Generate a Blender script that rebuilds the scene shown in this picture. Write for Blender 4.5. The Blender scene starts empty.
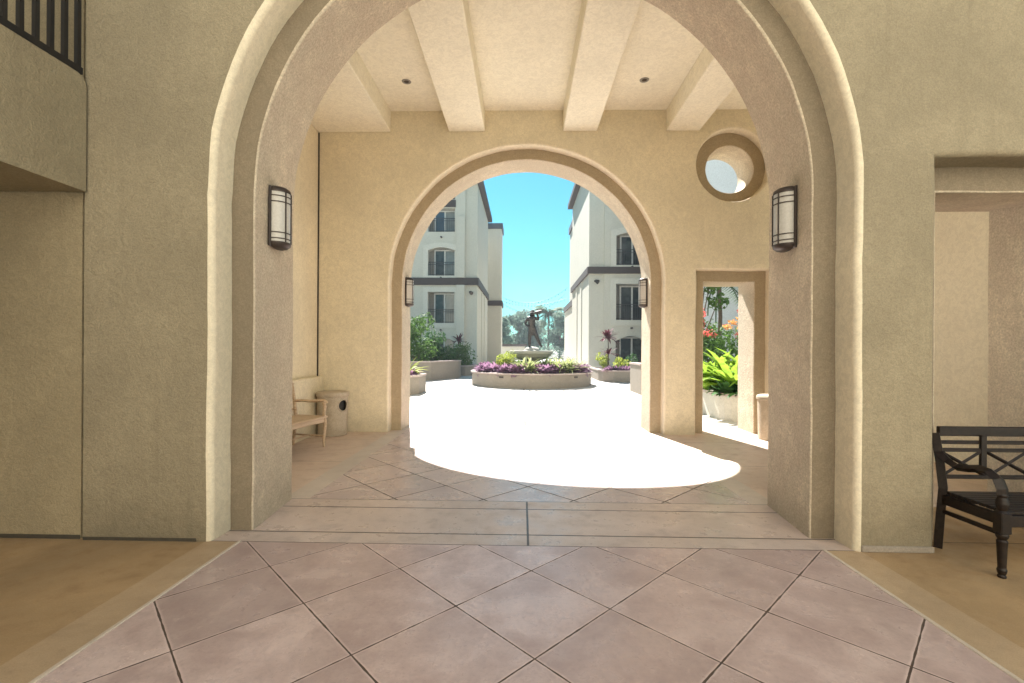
import bpy, math, random
from math import sin, cos, pi, radians as R, sqrt
from mathutils import Vector, noise
from mathutils.geometry import tessellate_polygon
random.seed(7)
S = bpy.context.scene
COL = S.collection
rnd = random.uniform

# ------------------------------------------------------------------ materials
class NT:
    def __init__(s, name):
        m = bpy.data.materials.new(name); m.use_nodes = True
        s.m = m; s.t = m.node_tree; s.b = s.t.nodes['Principled BSDF']; s.out = s.t.nodes['Material Output']
        s.tc = s.n('ShaderNodeTexCoord')
        s.P = s.tc.outputs['Object']
    def n(s, typ, **k):
        o = s.t.nodes.new(typ)
        for a, v in k.items(): setattr(o, a, v)
        return o
    def l(s, a, b): s.t.links.new(a, b)
    def set(s, sock, v):
        if isinstance(v, bpy.types.NodeSocket): s.l(v, sock)
        else: sock.default_value = v
    def math(s, op, a, b=0.0, c=None, clamp=False):
        o = s.n('ShaderNodeMath', operation=op, use_clamp=clamp)
        s.set(o.inputs[0], a); s.set(o.inputs[1], b)
        if c is not None: s.set(o.inputs[2], c)
        return o.outputs[0]
    def noise(s, scale, detail=4, rough=.55, vec=None, dist=0.0):
        o = s.n('ShaderNodeTexNoise'); o.inputs['Scale'].default_value = scale
        o.inputs['Detail'].default_value = detail; o.inputs['Roughness'].default_value = rough
        o.inputs['Distortion'].default_value = dist
        s.l(vec or s.P, o.inputs['Vector']); return o.outputs['Fac']
    def ramp(s, fac, a, b, lo=0.0, hi=1.0):
        o = s.n('ShaderNodeMapRange', interpolation_type='SMOOTHSTEP')
        s.set(o.inputs['Value'], fac); s.set(o.inputs['From Min'], a); s.set(o.inputs['From Max'], b)
        s.set(o.inputs['To Min'], lo); s.set(o.inputs['To Max'], hi); return o.outputs['Result']
    def mix(s, fac, a, b, mode='MIX'):
        o = s.n('ShaderNodeMix', data_type='RGBA', blend_type=mode)
        s.set(o.inputs[0], fac)
        s.set(o.inputs[6], a if isinstance(a, bpy.types.NodeSocket) else (*a, 1) if len(a) == 3 else a)
        s.set(o.inputs[7], b if isinstance(b, bpy.types.NodeSocket) else (*b, 1) if len(b) == 3 else b)
        return o.outputs[2]
    def bump(s, h, strength, dist, normal=None):
        o = s.n('ShaderNodeBump'); o.inputs['Strength'].default_value = strength; o.inputs['Distance'].default_value = dist
        s.l(h, o.inputs['Height'])
        if normal is not None: s.l(normal, o.inputs['Normal'])
        return o.outputs['Normal']
    def fin(s, color=None, rough=None, normal=None, metal=None, spec=None):
        if color is not None: s.set(s.b.inputs['Base Color'], color if isinstance(color, bpy.types.NodeSocket) else (*color, 1))
        if rough is not None: s.set(s.b.inputs['Roughness'], rough)
        if normal is not None: s.l(normal, s.b.inputs['Normal'])
        if metal is not None: s.b.inputs['Metallic'].default_value = metal
        if spec is not None: s.b.inputs['Specular IOR Level'].default_value = spec
        return s.m

def mul(c, k): return tuple(min(1, x*k) for x in c)

def stucco(name, c, var=.10, bump=.35, grain=85, mott=None, streak=0.0, grime=0.0, gk=.38):
    t = NT(name)
    big = t.noise(.9, 7, .62, dist=.5)
    mid = t.noise(6, 6, .66)
    fine = t.noise(grain, 4, .75)
    trow = t.noise(16, 5, .62, dist=1.2)
    col = t.mix(t.ramp(big, .3, .72), mul(c, 1-var), mul(c, 1+var*.6))
    if mott: col = t.mix(t.ramp(mid, .38, .64, 0, .85), col, mott)
    col = t.mix(t.ramp(trow, .36, .62, .30, 0), col, mul(c, .62))
    col = t.mix(t.ramp(mid, .55, .72, 0, .22), col, mul(c, 1.25))
    col = t.mix(t.ramp(fine, .36, .66, gk, 0), col, mul(c, .45))
    col = t.mix(t.ramp(fine, .60, .78, 0, gk*.6), col, mul(c, 1.3))
    if streak:
        mp = t.n('ShaderNodeMapping'); mp.inputs['Scale'].default_value = (7, 7, .45); t.l(t.P, mp.inputs['Vector'])
        st = t.noise(1.0, 6, .65, vec=mp.outputs[0])
        col = t.mix(t.ramp(st, .52, .76, 0, streak), col, mul(c, .55))
    if grime:
        sp = t.n('ShaderNodeSeparateXYZ'); t.l(t.P, sp.inputs[0])
        zz = t.math('ADD', sp.outputs[2], t.math('MULTIPLY', t.math('SUBTRACT', t.noise(5, 6, .7), .5), .75))
        col = t.mix(t.ramp(zz, -.06, .42, grime, 0), col, mul(c, .42))
        bl = t.noise(2.6, 7, .7, dist=.7)
        col = t.mix(t.ramp(bl, .60, .68, 0, grime*.6), col, mul(c, .72))
    h = t.math('ADD', t.math('MULTIPLY', fine, .6), t.math('MULTIPLY', t.noise(30, 5, .65), 1.0))
    h = t.math('ADD', h, t.math('MULTIPLY', trow, 1.3))
    nb = t.bump(h, bump, .008)
    return t.fin(col, .92, nb, spec=.2)

def plain(name, c, rough=.5, metal=0, var=.12, scale=20, bump=0.0, spec=None):
    t = NT(name)
    f = t.noise(scale, 4, .6)
    col = t.mix(t.ramp(f, .3, .7), mul(c, 1-var), mul(c, 1+var))
    nb = t.bump(f, bump, .004) if bump else None
    return t.fin(col, rough, nb, metal, spec)

def concrete(name, c, var=.15, rough=.75, joints=None, jw=.006, jc=.35, stain=.35, stain_c=None):
    """joints: list of (axis, period or None, offset)"""
    t = NT(name)
    big = t.noise(.7, 6, .62, dist=.8); mid = t.noise(5, 6, .65); fine = t.noise(140, 3, .7)
    col = t.mix(t.ramp(big, .3, .7), mul(c, 1-var), mul(c, 1+var))
    col = t.mix(t.ramp(mid, .5, .74, 0, stain), col, stain_c or mul(c, .62))
    col = t.mix(t.ramp(fine, .3, .7, .3, 0), col, mul(c, .45))
    spk = t.noise(22, 7, .78)
    col = t.mix(t.ramp(spk, .56, .74, 0, .45), col, mul(c, .52))
    col = t.mix(t.ramp(spk, .26, .42, .28, 0), col, mul(c, 1.35))
    scr = t.n('ShaderNodeMapping'); scr.inputs['Scale'].default_value = (3, 26, 3); scr.inputs['Rotation'].default_value = (0, 0, .5); t.l(t.P, scr.inputs['Vector'])
    col = t.mix(t.ramp(t.noise(1.6, 6, .7, vec=scr.outputs[0]), .57, .72, 0, .25), col, mul(c, .6))
    h = t.math('ADD', t.math('MULTIPLY', fine, .35), mid)
    mask = None
    if joints:
        sp = t.n('ShaderNodeSeparateXYZ'); t.l(t.P, sp.inputs[0])
        for ax, per, off in joints:
            a = t.math('SUBTRACT', sp.outputs[ax], off)
            if per: d = t.math('MULTIPLY', t.math('PINGPONG', t.math('DIVIDE', a, per), .5), per)
            else: d = t.math('ABSOLUTE', a)
            k = t.ramp(d, jw*.55, jw, 1, 0)
            mask = k if mask is None else t.math('MAXIMUM', mask, k)
        col = t.mix(mask, col, mul(c, jc))
        h = t.math('SUBTRACT', h, t.math('MULTIPLY', mask, 2.0))
    nb = t.bump(h, .25, .004)
    ro = t.ramp(mid, .3, .7, rough-.12, rough+.12)
    return t.fin(col, ro, nb, spec=.35)

def tiles(name, c1, c2, grout, x0, y0, a, gw, rough=.42):
    t = NT(name)
    sp = t.n('ShaderNodeSeparateXYZ'); t.l(t.P, sp.inputs[0])
    wob = t.math('MULTIPLY', t.math('SUBTRACT', t.noise(9, 3, .6), .5), .010)
    x = t.math('SUBTRACT', sp.outputs[0], x0); y = t.math('SUBTRACT', sp.outputs[1], y0)
    k = 1/(sqrt(2)*a)
    u = t.math('MULTIPLY', t.math('ADD', x, y), k); v = t.math('MULTIPLY', t.math('SUBTRACT', x, y), k)
    du = t.math('PINGPONG', u, .5); dv = t.math('PINGPONG', v, .5)
    d = t.math('MULTIPLY', t.math('MINIMUM', du, dv), a)
    d2 = t.math('ADD', d, wob)
    g = t.ramp(d2, gw*.42, gw*.62, 1, 0)
    cb = t.n('ShaderNodeCombineXYZ')
    t.l(t.math('FLOOR', u), cb.inputs[0]); t.l(t.math('FLOOR', v), cb.inputs[1])
    wn = t.n('ShaderNodeTexWhiteNoise'); t.l(cb.outputs[0], wn.inputs['Vector'])
    shift = t.n('ShaderNodeVectorMath', operation='MULTIPLY_ADD')
    t.l(wn.outputs['Color'], shift.inputs[0]); shift.inputs[1].default_value = (7, 7, 7); t.l(t.P, shift.inputs[2])
    cl = t.noise(3.2, 7, .66, vec=shift.outputs[0], dist=.15); fi = t.noise(42, 5, .7)
    wr = t.noise(110, 3, .7)
    col = t.mix(t.ramp(cl, .30, .70), c1, c2)
    col = t.mix(t.math('MULTIPLY', wn.outputs['Value'], .55), col, mul(c1, .72))
    col = t.mix(t.ramp(t.noise(26, 6, .75), .54, .72, 0, .45), col, mul(c1, .62))
    col = t.mix(t.ramp(t.noise(13, 7, .75), .55, .7, 0, .35), col, mul(c2, 1.22))
    col = t.mix(t.ramp(fi, .45, .8, 0, .4), col, mul(c1, .6))
    col = t.mix(t.ramp(t.noise(1.7, 4, .6), .42, .76, 0, .45), col, mul(c1, .72))
    # worn pale edge along the joint
    col = t.mix(t.ramp(d2, gw*.6, gw*2.2, .35, 0), col, mul(c2, 1.25))
    col = t.mix(g, col, grout)
    h = t.math('SUBTRACT', t.math('ADD', t.math('MULTIPLY', t.noise(4, 2, .5), .8), t.math('MULTIPLY', t.noise(30, 2, .5), .10)), t.math('MULTIPLY', g, 2.2))
    nb = t.bump(h, .3, .005)
    ro = t.math('ADD', t.ramp(cl, .3, .7, rough+.10, rough-.02), t.math('MULTIPLY', g, .35))
    return t.fin(col, ro, nb, spec=.5)

def leaf(name, c1, c2, trans=.45, scale=9, rough=.45):
    t = NT(name)
    f = t.noise(scale, 3, .6)
    col = t.mix(t.ramp(f, .33, .67), c1, c2)
    t.fin(col, rough+.15, spec=.2)
    tr = t.n('ShaderNodeBsdfTranslucent'); t.l(t.mix(.5, col, mul(c2, 1.5)), tr.inputs['Color'])
    mx = t.n('ShaderNodeMixShader'); mx.inputs[0].default_value = trans
    t.l(t.b.outputs[0], mx.inputs[1]); t.l(tr.outputs[0], mx.inputs[2]); t.l(mx.outputs[0], t.out.inputs['Surface'])
    return t.m

M = {}
WALL = (.82, .735, .55)
M['wall'] = stucco('tan stucco', WALL, .10, .4, streak=.14, grime=.35, gk=.26)
M['wall_front_shaded'] = stucco('weathered tan stucco', (.355, .30, .205), .16, .9, streak=.34, grime=.55)  # weathered, and darkened overall as a shaded copy of the passage wall stucco
M['ring_far_lit'] = stucco('tan arch ring', (.46, .375, .255), .08, .35, streak=.1)  # lighter copy of the near ring paint, its brighter light put into the colour
M['return'] = stucco('lit-tone cream arch return', (.80, .71, .54), .05, .35, grime=.3, gk=.2)  # paler than the wall: light falling on the return is put into its colour
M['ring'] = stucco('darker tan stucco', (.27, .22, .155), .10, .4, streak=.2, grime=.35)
M['soffit'] = stucco('rose sand stucco', (.74, .635, .485), .18, 1.0, 60, mott=(.58, .475, .365), gk=.6, grime=.35)
M['ceiling'] = stucco('cream ceiling plaster', (.87, .82, .665), .06, .3, gk=.16)
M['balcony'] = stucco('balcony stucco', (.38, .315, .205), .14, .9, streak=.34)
M['apart'] = stucco('pale apartment stucco', (.66, .63, .54), .04, .15, 60)
M['apart_low'] = stucco('cream apartment stucco', (.68, .63, .53), .04, .15, 60)
M['trim'] = plain('dark brown trim', (.055, .038, .033), .7)
M['roofgrey'] = plain('dark fascia', (.07, .07, .085), .7)
M['surround'] = stucco('pale window surround', (.72, .69, .60), .03, .12, 60)
M['planter'] = stucco('planter stucco', (.33, .285, .235), .10, .3)
M['cap'] = concrete('planter cap concrete', (.46, .37, .33))
M['whiteplanter'] = stucco('white planter stucco', (.62, .57, .50), .06, .25)
M['whitepaint'] = stucco('white painted stucco', (.74, .77, .80), .03, .15, 60)
M['bouncewall'] = stucco('bounce building stucco', (.80, .74, .62), .04, .3, gk=.15)  # bright wall colour of the added building that bounces sun
M['soil'] = plain('dark soil', (.05, .035, .025), .95, bump=.5)
M['joint'] = plain('dark joint filler', (.05, .042, .03), .9)
M['iron'] = plain('black painted iron', (.012, .011, .012), .42)
M['darkwood'] = plain('dark lacquered wood', (.016, .010, .007), .45, spec=.3, var=.4, scale=40)
M['bronze'] = plain('dark bronze', (.055, .047, .045), .5, metal=.4, var=.35)
M['lampmetal'] = plain('bronze lamp metal', (.055, .042, .036), .45, metal=.4)
M['stone'] = stucco('fountain cast stone', (.50, .47, .42), .12, .3)
M['can'] = stucco('aggregate concrete', (.56, .485, .38), .06, .5, 85, mott=(.44, .37, .28))
M['canhole'] = plain('black can liner', (.01, .01, .01), .6)
M['frame'] = plain('window frame white', (.55, .55, .53), .5)
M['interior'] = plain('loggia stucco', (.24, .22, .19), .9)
M['curtain'] = plain('pale curtain', (.55, .55, .5), .9)
M['bark'] = plain('bark', (.12, .09, .07), .9, scale=30, bump=.6)
M['plaza'] = concrete('plaza concrete', (.54, .50, .46), .08, .8, joints=[(0, 3.2, .06), (1, 3.2, 9.2)], jw=.03, jc=.25, stain=.2)
M['forecourt'] = concrete('bounce forecourt concrete', (.60, .56, .50), .08, .8, joints=[(0, 2.4, .06), (1, 2.4, .8)], jw=.012, jc=.5, stain=.2)  # unseen paving behind the view, made pale to bounce sunlight
M['ground'] = concrete('dry ground', (.34, .31, .26), .2, .9)
M['band'] = concrete('grey concrete band', (.56, .45, .395), .12, .36, joints=[(1, None, 3.623), (1, None, 4.2), (0, None, .05), (1, None, 3.421), (1, None, 4.418)], jw=.011, jc=.16, stain=.4, stain_c=(.26, .21, .19))
M['sidefloor'] = concrete('brown stained concrete', (.42, .28, .15), .2, .55, joints=[(1, 2.4, 1.2)], jw=.009, jc=.35, stain=.5, stain_c=(.27, .16, .08))
M['sideborder'] = concrete('worn brown border', (.48, .34, .21), .18, .55, stain=.35)
M['passfloor'] = concrete('rose stained concrete', (.64, .51, .42), .14, .5, joints=[(1, 1.45, 4.418)], jw=.008, jc=.5, stain=.45, stain_c=(.36, .24, .19))
M['passborder'] = concrete('pale rose border', (.60, .52, .45), .1, .5, stain=.3)
M['bead'] = concrete('pale edge bead', (.62, .52, .42), .1, .6)
A = .8646/sqrt(2)
M['tile_near'] = tiles('rose grey paving tile', (.45, .325, .30), (.67, .52, .48), (.085, .055, .04), .066, 3.041, A, .0085, .26)
M['tile_far'] = tiles('lavender grey paving tile', (.52, .415, .395), (.62, .51, .48), (.09, .065, .05), .066+.4323, 4.462, A, .016, .24)
t = NT('window glass'); M['glass'] = t.fin(t.mix(t.ramp(t.noise(1.6, 2), .45, .6), (.012, .02, .02), (.05, .06, .055)), .08, spec=.35)
t = NT('blue window glass'); M['glassblue'] = t.fin((.04, .07, .10), .06, spec=.6)
t = NT('opal lamp glass'); M['opal'] = t.fin(t.mix(t.ramp(t.noise(60), .3, .7), (.46, .44, .40), (.52, .50, .46)), .28)
M['glasscurtain'] = t2m = plain('curtained glass', (.20, .21, .19), .1, scale=3)
M['frosted'] = plain('frosted grey lens', (.22, .21, .19), .3)
t = NT('fountain water'); M['water'] = t.fin((.12, .17, .17), .08)
t = NT('pale weathered wood'); mp = t.n('ShaderNodeMapping'); mp.inputs['Scale'].default_value = (40, 3, 40); t.l(t.P, mp.inputs['Vector'])
f = t.noise(1, 5, .65, vec=mp.outputs[0]); M['palewood'] = t.fin(t.mix(t.ramp(f, .3, .7), (.44, .31, .19), (.60, .46, .32)), .5, t.bump(f, .2, .003))
M['l_dark'] = leaf('deep green leaf', (.025, .07, .02), (.06, .14, .035), .3)
M['l_mid'] = leaf('mid green leaf', (.045, .10, .022), (.10, .18, .045), .35)
M['l_lush'] = leaf('lush ginger leaf', (.06, .17, .02), (.27, .38, .045), .5, 9)
M['l_lime'] = leaf('chartreuse leaf', (.20, .26, .04), (.36, .40, .08), .45)
M['l_spike'] = leaf('striped spear leaf', (.12, .18, .06), (.34, .36, .15), .4, 25)
M['l_purple'] = leaf('purple leaf', (.16, .08, .135), (.34, .19, .29), .35, 14)
M['l_wine'] = leaf('burgundy leaf', (.06, .012, .02), (.12, .028, .04), .25, 14)
M['l_red'] = leaf('scarlet flower petal', (.45, .05, .05), (.60, .16, .13), .4, 14)
M['l_orange'] = leaf('orange flower petal', (.55, .20, .05), (.62, .34, .12), .4, 14)
M['l_tree'] = leaf('haze-paled tree leaf', (.09, .15, .12), (.20, .27, .21), .45, .5)  # leaf colour lightened to stand in for distance haze
M['l_palm'] = leaf('palm frond', (.06, .11, .06), (.13, .20, .11), .4, 1)

# ------------------------------------------------------------------ mesh builder
class MB:
    def __init__(s): s.v = []; s.f = []; s.mi = []; s.sm = []
    def quad(s, pts, m=0, smooth=False):
        i = len(s.v); s.v += [tuple(p) for p in pts]; s.f.append(tuple(range(i, i+len(pts)))); s.mi.append(m); s.sm.append(smooth)
    def grid(s, rows, m=0, smooth=True, close=False, flip=False):
        i = len(s.v); n = len(rows[0])
        for r in rows: s.v += [tuple(p) for p in r]
        for a in range(len(rows)-1):
            for b in range(n if close else n-1):
                c = (b+1) % n
                q = (i+a*n+b, i+a*n+c, i+(a+1)*n+c, i+(a+1)*n+b)
                s.f.append(q[::-1] if flip else q); s.mi.append(m); s.sm.append(smooth)
    def box(s, x0, x1, y0, y1, z0, z1, m=0, b=0.0, xf=None):
        if x0 > x1: x0, x1 = x1, x0
        if y0 > y1: y0, y1 = y1, y0
        if z0 > z1: z0, z1 = z1, z0
        P = []; F = []
        if b <= 0:
            P = [(x, y, z) for z in (z0, z1) for y in (y0, y1) for x in (x0, x1)]
            F = [(0,2,3,1), (4,5,7,6), (0,1,5,4), (2,6,7,3), (0,4,6,2), (1,3,7,5)]
        else:
            b = min(b, (x1-x0)*.45, (y1-y0)*.45, (z1-z0)*.45)
            idx = {}
            def vid(sx, sy, sz, ax):
                k = (sx, sy, sz, ax)
                if k not in idx:
                    c = [x1 if sx else x0, y1 if sy else y0, z1 if sz else z0]
                    sg = (sx, sy, sz)
                    for j in range(3):
                        if j != ax: c[j] += -b if sg[j] else b
                    idx[k] = len(P); P.append(tuple(c))
                return idx[k]
            for ax in range(3):
                for sd in (0, 1):
                    o = [j for j in range(3) if j != ax]
                    q = []
                    for a_, b_ in ((0,0), (1,0), (1,1), (0,1)):
                        k = [0,0,0]; k[ax] = sd; k[o[0]] = a_; k[o[1]] = b_; q.append(vid(*k, ax))
                    F.append(tuple(q))
            for ax in range(3):
                o = [j for j in range(3) if j != ax]
                for a_ in (0,1):
                    for b_ in (0,1):
                        k0 = [0,0,0]; k1 = [0,0,0]; k1[ax] = 1
                        for k in (k0, k1): k[o[0]] = a_; k[o[1]] = b_
                        F.append((vid(*k0, o[0]), vid(*k1, o[0]), vid(*k1, o[1]), vid(*k0, o[1])))
            for sx in (0,1):
                for sy in (0,1):
                    for sz in (0,1): F.append((vid(sx,sy,sz,0), vid(sx,sy,sz,1), vid(sx,sy,sz,2)))
            cc = Vector(((x0+x1)/2, (y0+y1)/2, (z0+z1)/2)); F2 = []
            for f in F:
                p = [Vector(P[k]) for k in f]; nn = (p[1]-p[0]).cross(p[2]-p[0]); ct = sum(p, Vector())/len(p)
                F2.append(f if nn.dot(ct-cc) > 0 else f[::-1])
            F = F2
        if xf: P = [tuple(xf(Vector(p))) for p in P]
        i = len(s.v); s.v += P
        for f in F: s.f.append(tuple(i+k for k in f)); s.mi.append(m); s.sm.append(False)
    def tube(s, pts, r, n=8, m=0, cap=True, smooth=True, sq=(1, 1)):
        pts = [Vector(p) for p in pts]
        rs = r if isinstance(r, (list, tuple)) else [r]*len(pts)
        rows = []; prev = None
        for k, p in enumerate(pts):
            d = (pts[min(k+1, len(pts)-1)]-pts[max(k-1, 0)]).normalized()
            if prev is None:
                a = Vector((0, 0, 1)) if abs(d.z) < .9 else Vector((1, 0, 0))
                u = d.cross(a).normalized()
            else:
                u = (prev - d*prev.dot(d)).normalized()
            prev = u; w = d.cross(u)
            rows.append([p+u*cos(2*pi*j/n)*rs[k]*sq[0]+w*sin(2*pi*j/n)*rs[k]*sq[1] for j in range(n)])
        s.grid(rows, m, smooth, True)
        if cap: s.quad(rows[0][::-1], m); s.quad(rows[-1], m)
    def lathe(s, prof, c=(0, 0, 0), n=40, m=0, smooth=True, a0=0, a1=2*pi, sx=1, sy=1):
        full = abs(a1-a0-2*pi) < 1e-6
        k = n if full else n+1
        rows = [[(c[0]+r*cos(a0+(a1-a0)*j/n)*sx, c[1]+r*sin(a0+(a1-a0)*j/n)*sy, c[2]+z) for j in range(k)] for r, z in prof]
        for a in range(len(rows)-1): s.grid([rows[a], rows[a+1]], m, smooth, full)
    def prism(s, poly, z0, z1, m=0, mt=None, smooth=False):
        """poly: ccw list of (x, y)"""
        n = len(poly)
        for k in range(n):
            a = poly[k]; b = poly[(k+1) % n]
            s.quad([(a[0], a[1], z0), (b[0], b[1], z0), (b[0], b[1], z1), (a[0], a[1], z1)], m, smooth)
        s.quad([(p[0], p[1], z1) for p in poly], m if mt is None else mt)
        s.quad([(p[0], p[1], z0) for p in poly][::-1], m)
    def build(s, name, mats, parent=None):
        me = bpy.data.meshes.new(name)
        me.from_pydata(s.v, [], s.f); me.update()
        for m in (mats if isinstance(mats, (list, tuple)) else [mats]): me.materials.append(M[m] if isinstance(m, str) else m)
        me.polygons.foreach_set('material_index', s.mi); me.polygons.foreach_set('use_smooth', s.sm)
        o = bpy.data.objects.new(name, me); COL.objects.link(o)
        if parent is not None: o.parent = parent
        return o

def tag(o, label=None, cat=None, group=None, kind=None):
    if label: o['label'] = label
    if cat: o['category'] = cat
    if group: o['group'] = group
    if kind: o['kind'] = kind
    return o
def empty(name, label, cat, loc=(0, 0, 0), rz=0, group=None):
    o = bpy.data.objects.new(name, None); o.empty_display_size = .1; COL.objects.link(o)
    o.location = loc; o.rotation_euler = (0, 0, rz); return tag(o, label, cat, group)
def copy_tree(o, loc=None, rz=None, label=None, parent=None):
    c = o.copy(); COL.objects.link(c)
    if parent is not None: c.parent = parent
    for ch in list(o.children): copy_tree(ch, parent=c)
    if loc is not None: c.location = loc
    if rz is not None: c.rotation_euler = (0, 0, rz)
    if label: c['label'] = label
    return c

# ------------------------------------------------------------------ walls with openings
def h_arch(cx, r, spring0, zlow=-.3, n=56, lift=0):
    def f(o=0.0):
        q = r+o; spring = spring0+lift*o/.06; k_ = int((spring0-zlow)/.16)
        p = [(cx+q, zlow+k*.16) for k in range(k_+1)]
        p += [(cx+q*cos(pi*k/n), spring+q*sin(pi*k/n)) for k in range(n+1)]
        p += [(cx-q, zlow+k*.16) for k in range(k_, -1, -1)]
        return p
    return f
def h_rect(x0, x1, z0, z1, step=.2):
    def f(o=0.0):
        a, b, c, d = x0-o, x1+o, z0-o, z1+o
        if z0 < 0: c = z0
        p = []
        for (ax, az), (bx, bz) in (((b, c), (b, d)), ((b, d), (a, d)), ((a, d), (a, c)), ((a, c), (b, c))):
            n = max(1, int(round((abs(x1-x0)+0 if ax != bx else abs(z1-z0))/step)))
            p += [(ax+(bx-ax)*k/n, az+(bz-az)*k/n) for k in range(n)]
        return p
    return f
def h_seg(x0, x1, z0, zs, rise, n=10):
    """rect with a shallow segmental head"""
    def f(o=0.0):
        a, b, c = x0-o, x1+o, z0-o
        if z0 < 0: c = z0
        p = [(b, c)]
        for k in range(n+1):
            s_ = k/n; p.append((b+(a-b)*s_, zs+o+rise*sin(pi*s_)))
        p.append((a, c)); return p
    return f
def h_circ(cx, cz, r, n=64):
    return lambda o=0.0: [(cx+(r+o)*cos(2*pi*k/n), cz+(r+o)*sin(2*pi*k/n)) for k in range(n)]
def wob(p, amp):
    if not amp: return p
    q = []
    for x, z in p:
        d = noise.noise_vector(Vector((x*2.6, z*2.6, 3.3)))+noise.noise_vector(Vector((x*9, z*9, 1.3)))*.5
        q.append((x+d.x*amp, z+d.z*amp))
    return q
def cap(mb, outer, holes, y, m, flip):
    polys = [[Vector((x, z, 0)) for x, z in outer]]+[[Vector((x, z, 0)) for x, z in h] for h in holes]
    tri = tessellate_polygon(polys)
    flat = [p for pl in polys for p in pl]
    i = len(mb.v); mb.v += [(p.x, y, p.y) for p in flat]
    for t_ in tri:
        a, b, c = (flat[k] for k in t_)
        ccw = (b-a).cross(c-a).z > 0            # ccw in x,z looks toward -y
        tt = t_ if ccw != flip else t_[::-1]
        mb.f.append(tuple(i+k for k in tt)); mb.mi.append(m); mb.sm.append(False)
def wall(mb, rect, holes, y0, y1, b=.0, mf=0, mr=0, mback=0, amp=.0, nb=5, flare=0.0):
    """front face at y0 looking to -y, back at y1; b: rounded edge radius at the front"""
    x0, x1, z0, z1 = rect
    outer = [(x0, z0), (x1, z0), (x1, z1), (x0, z1)]
    cap(mb, outer, [wob(h(b), amp) for h in holes], y0, mf, False)
    cap(mb, outer, [wob(h(flare), amp) for h in holes], y1, mback, True)
    for k in range(4):
        a = outer[k]; c = outer[(k+1) % 4]
        mb.quad([(a[0], y0, a[1]), (a[0], y1, a[1]), (c[0], y1, c[1]), (c[0], y0, c[1])], mf)
    for hi, h in enumerate(holes):
        mr_ = mr[hi] if isinstance(mr, list) else mr
        if b > 0:
            pr = [(b*(1-sin(pi/2*j/nb)), y0+b*(1-cos(pi/2*j/nb))) for j in range(nb+1)]
            mb.grid([[(x, y, z) for x, z in wob(h(o), amp)] for o, y in pr], mr_, True, True, flip=True)
            ya = y0+b
        else: ya = y0
        ks = max(1, int((y1-ya)/.15))
        mb.grid([[(x, ya+(y1-ya)*j/ks, z) for x, z in wob(h(flare*j/ks), amp)] for j in range(ks+1)], mr_, True, True, flip=True)

# ------------------------------------------------------------------ setting: ground and floors
def sheet(name, x0, x1, y0, y1, z, m):
    b = MB(); b.quad([(x0, y0, z), (x1, y0, z), (x1, y1, z), (x0, y1, z)]); return tag(b.build(name, m), kind='structure')
CX = .05
sheet('ground', -900, 900, -700, 1500, -.012, 'ground')
sheet('plaza', -14, 18, 8.8, 70, -.003, 'plaza')
sheet('forecourt', -12, 12, -4.7, .8, 0, 'forecourt')  # out of view, its pale surface throws sun back at the front wall
sheet('paving', -2.1, 2.2, .8, 3.42, 0, 'tile_near')
sheet('paving', -2.04, 2.16, 4.42, 8.8, 0, 'tile_far')
sheet('threshold', -2.5, 2.6, 3.42, 4.42, .0, 'band')
sheet('pavement', -9, -2.355, .8, 3.9, 0, 'sidefloor')
sheet('pavement', 2.455, 9, .8, 4.42, 0, 'sidefloor')
sheet('pavement', -2.355, -2.1, .8, 3.42, 0, 'sideborder'); sheet('pavement', 2.2, 2.455, .8, 3.42, 0, 'sideborder')
sheet('pavement', -2.28, -2.04, 4.42, 8.8, 0, 'passborder'); sheet('pavement', 2.16, 2.4, 4.42, 8.8, 0, 'passborder')
sheet('pavement', -3.7, -2.28, 4.42, 8.8, 0, 'passfloor'); sheet('pavement', 2.4, 9, 4.42, 8.8, 0, 'passfloor')
b = MB()
for x in (-2.113, 2.187): b.box(x, x+.026, .8, 3.43, -.01, .006, 0, .004)
tag(b.build('kerb', 'bead'), kind='structure')

# ------------------------------------------------------------------ the passage building
HT = 8.7
def portal(root, Y, yr, yb, spring, door, xr, flare, mat, bev, lift=0, dr=1, ringm='ring_far_lit'):
    front, core = MB(), MB()
    ha_o, ha_i = h_arch(CX, 2.36, spring), h_arch(CX, 2.175, spring, lift=lift)
    d = door
    hs_o = [ha_o, h_rect(d[0], d[1], -.3, d[2])]
    hs_i = [ha_i, h_rect(d[0]+.19, d[1]-.19, -.3, d[2]-.19)]
    if len(d) > 3:
        hs_o.append(h_circ(d[3], d[4]+.025, .62)); hs_i.append(h_circ(d[3]+.015, d[4]+.015, .41))
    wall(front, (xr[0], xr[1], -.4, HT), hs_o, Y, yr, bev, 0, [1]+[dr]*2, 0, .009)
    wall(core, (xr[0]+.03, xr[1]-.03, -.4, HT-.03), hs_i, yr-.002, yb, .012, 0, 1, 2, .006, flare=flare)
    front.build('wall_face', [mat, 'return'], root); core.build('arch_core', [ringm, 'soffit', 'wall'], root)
    return root
near = empty('archway_wall', 'weathered tan front wall with the large foreground arch and a doorway beside the dark bench', 'wall', (0, 0, 0))
portal(near, 3.41, 3.64, 4.40, 2.67, (2.972, 4.42, 2.86), (-3.285, 8.5), .075, 'wall_front_shaded', .04, .07, 0, 'ring')
far = empty('archway_wall', 'warm tan wall with the smaller arch to the courtyard, a round opening and a side doorway', 'wall', (0, 0, 0))
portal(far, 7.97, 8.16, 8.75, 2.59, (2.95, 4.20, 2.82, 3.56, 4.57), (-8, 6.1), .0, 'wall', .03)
b = MB(); b.box(-8.5, -3.315, 3.425, 4.4, -.3, HT); o = b.build('wing_wall', 'balcony'); tag(o, 'plain weathered tan stucco wall under the balcony, left of the joint', 'wall')
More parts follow.
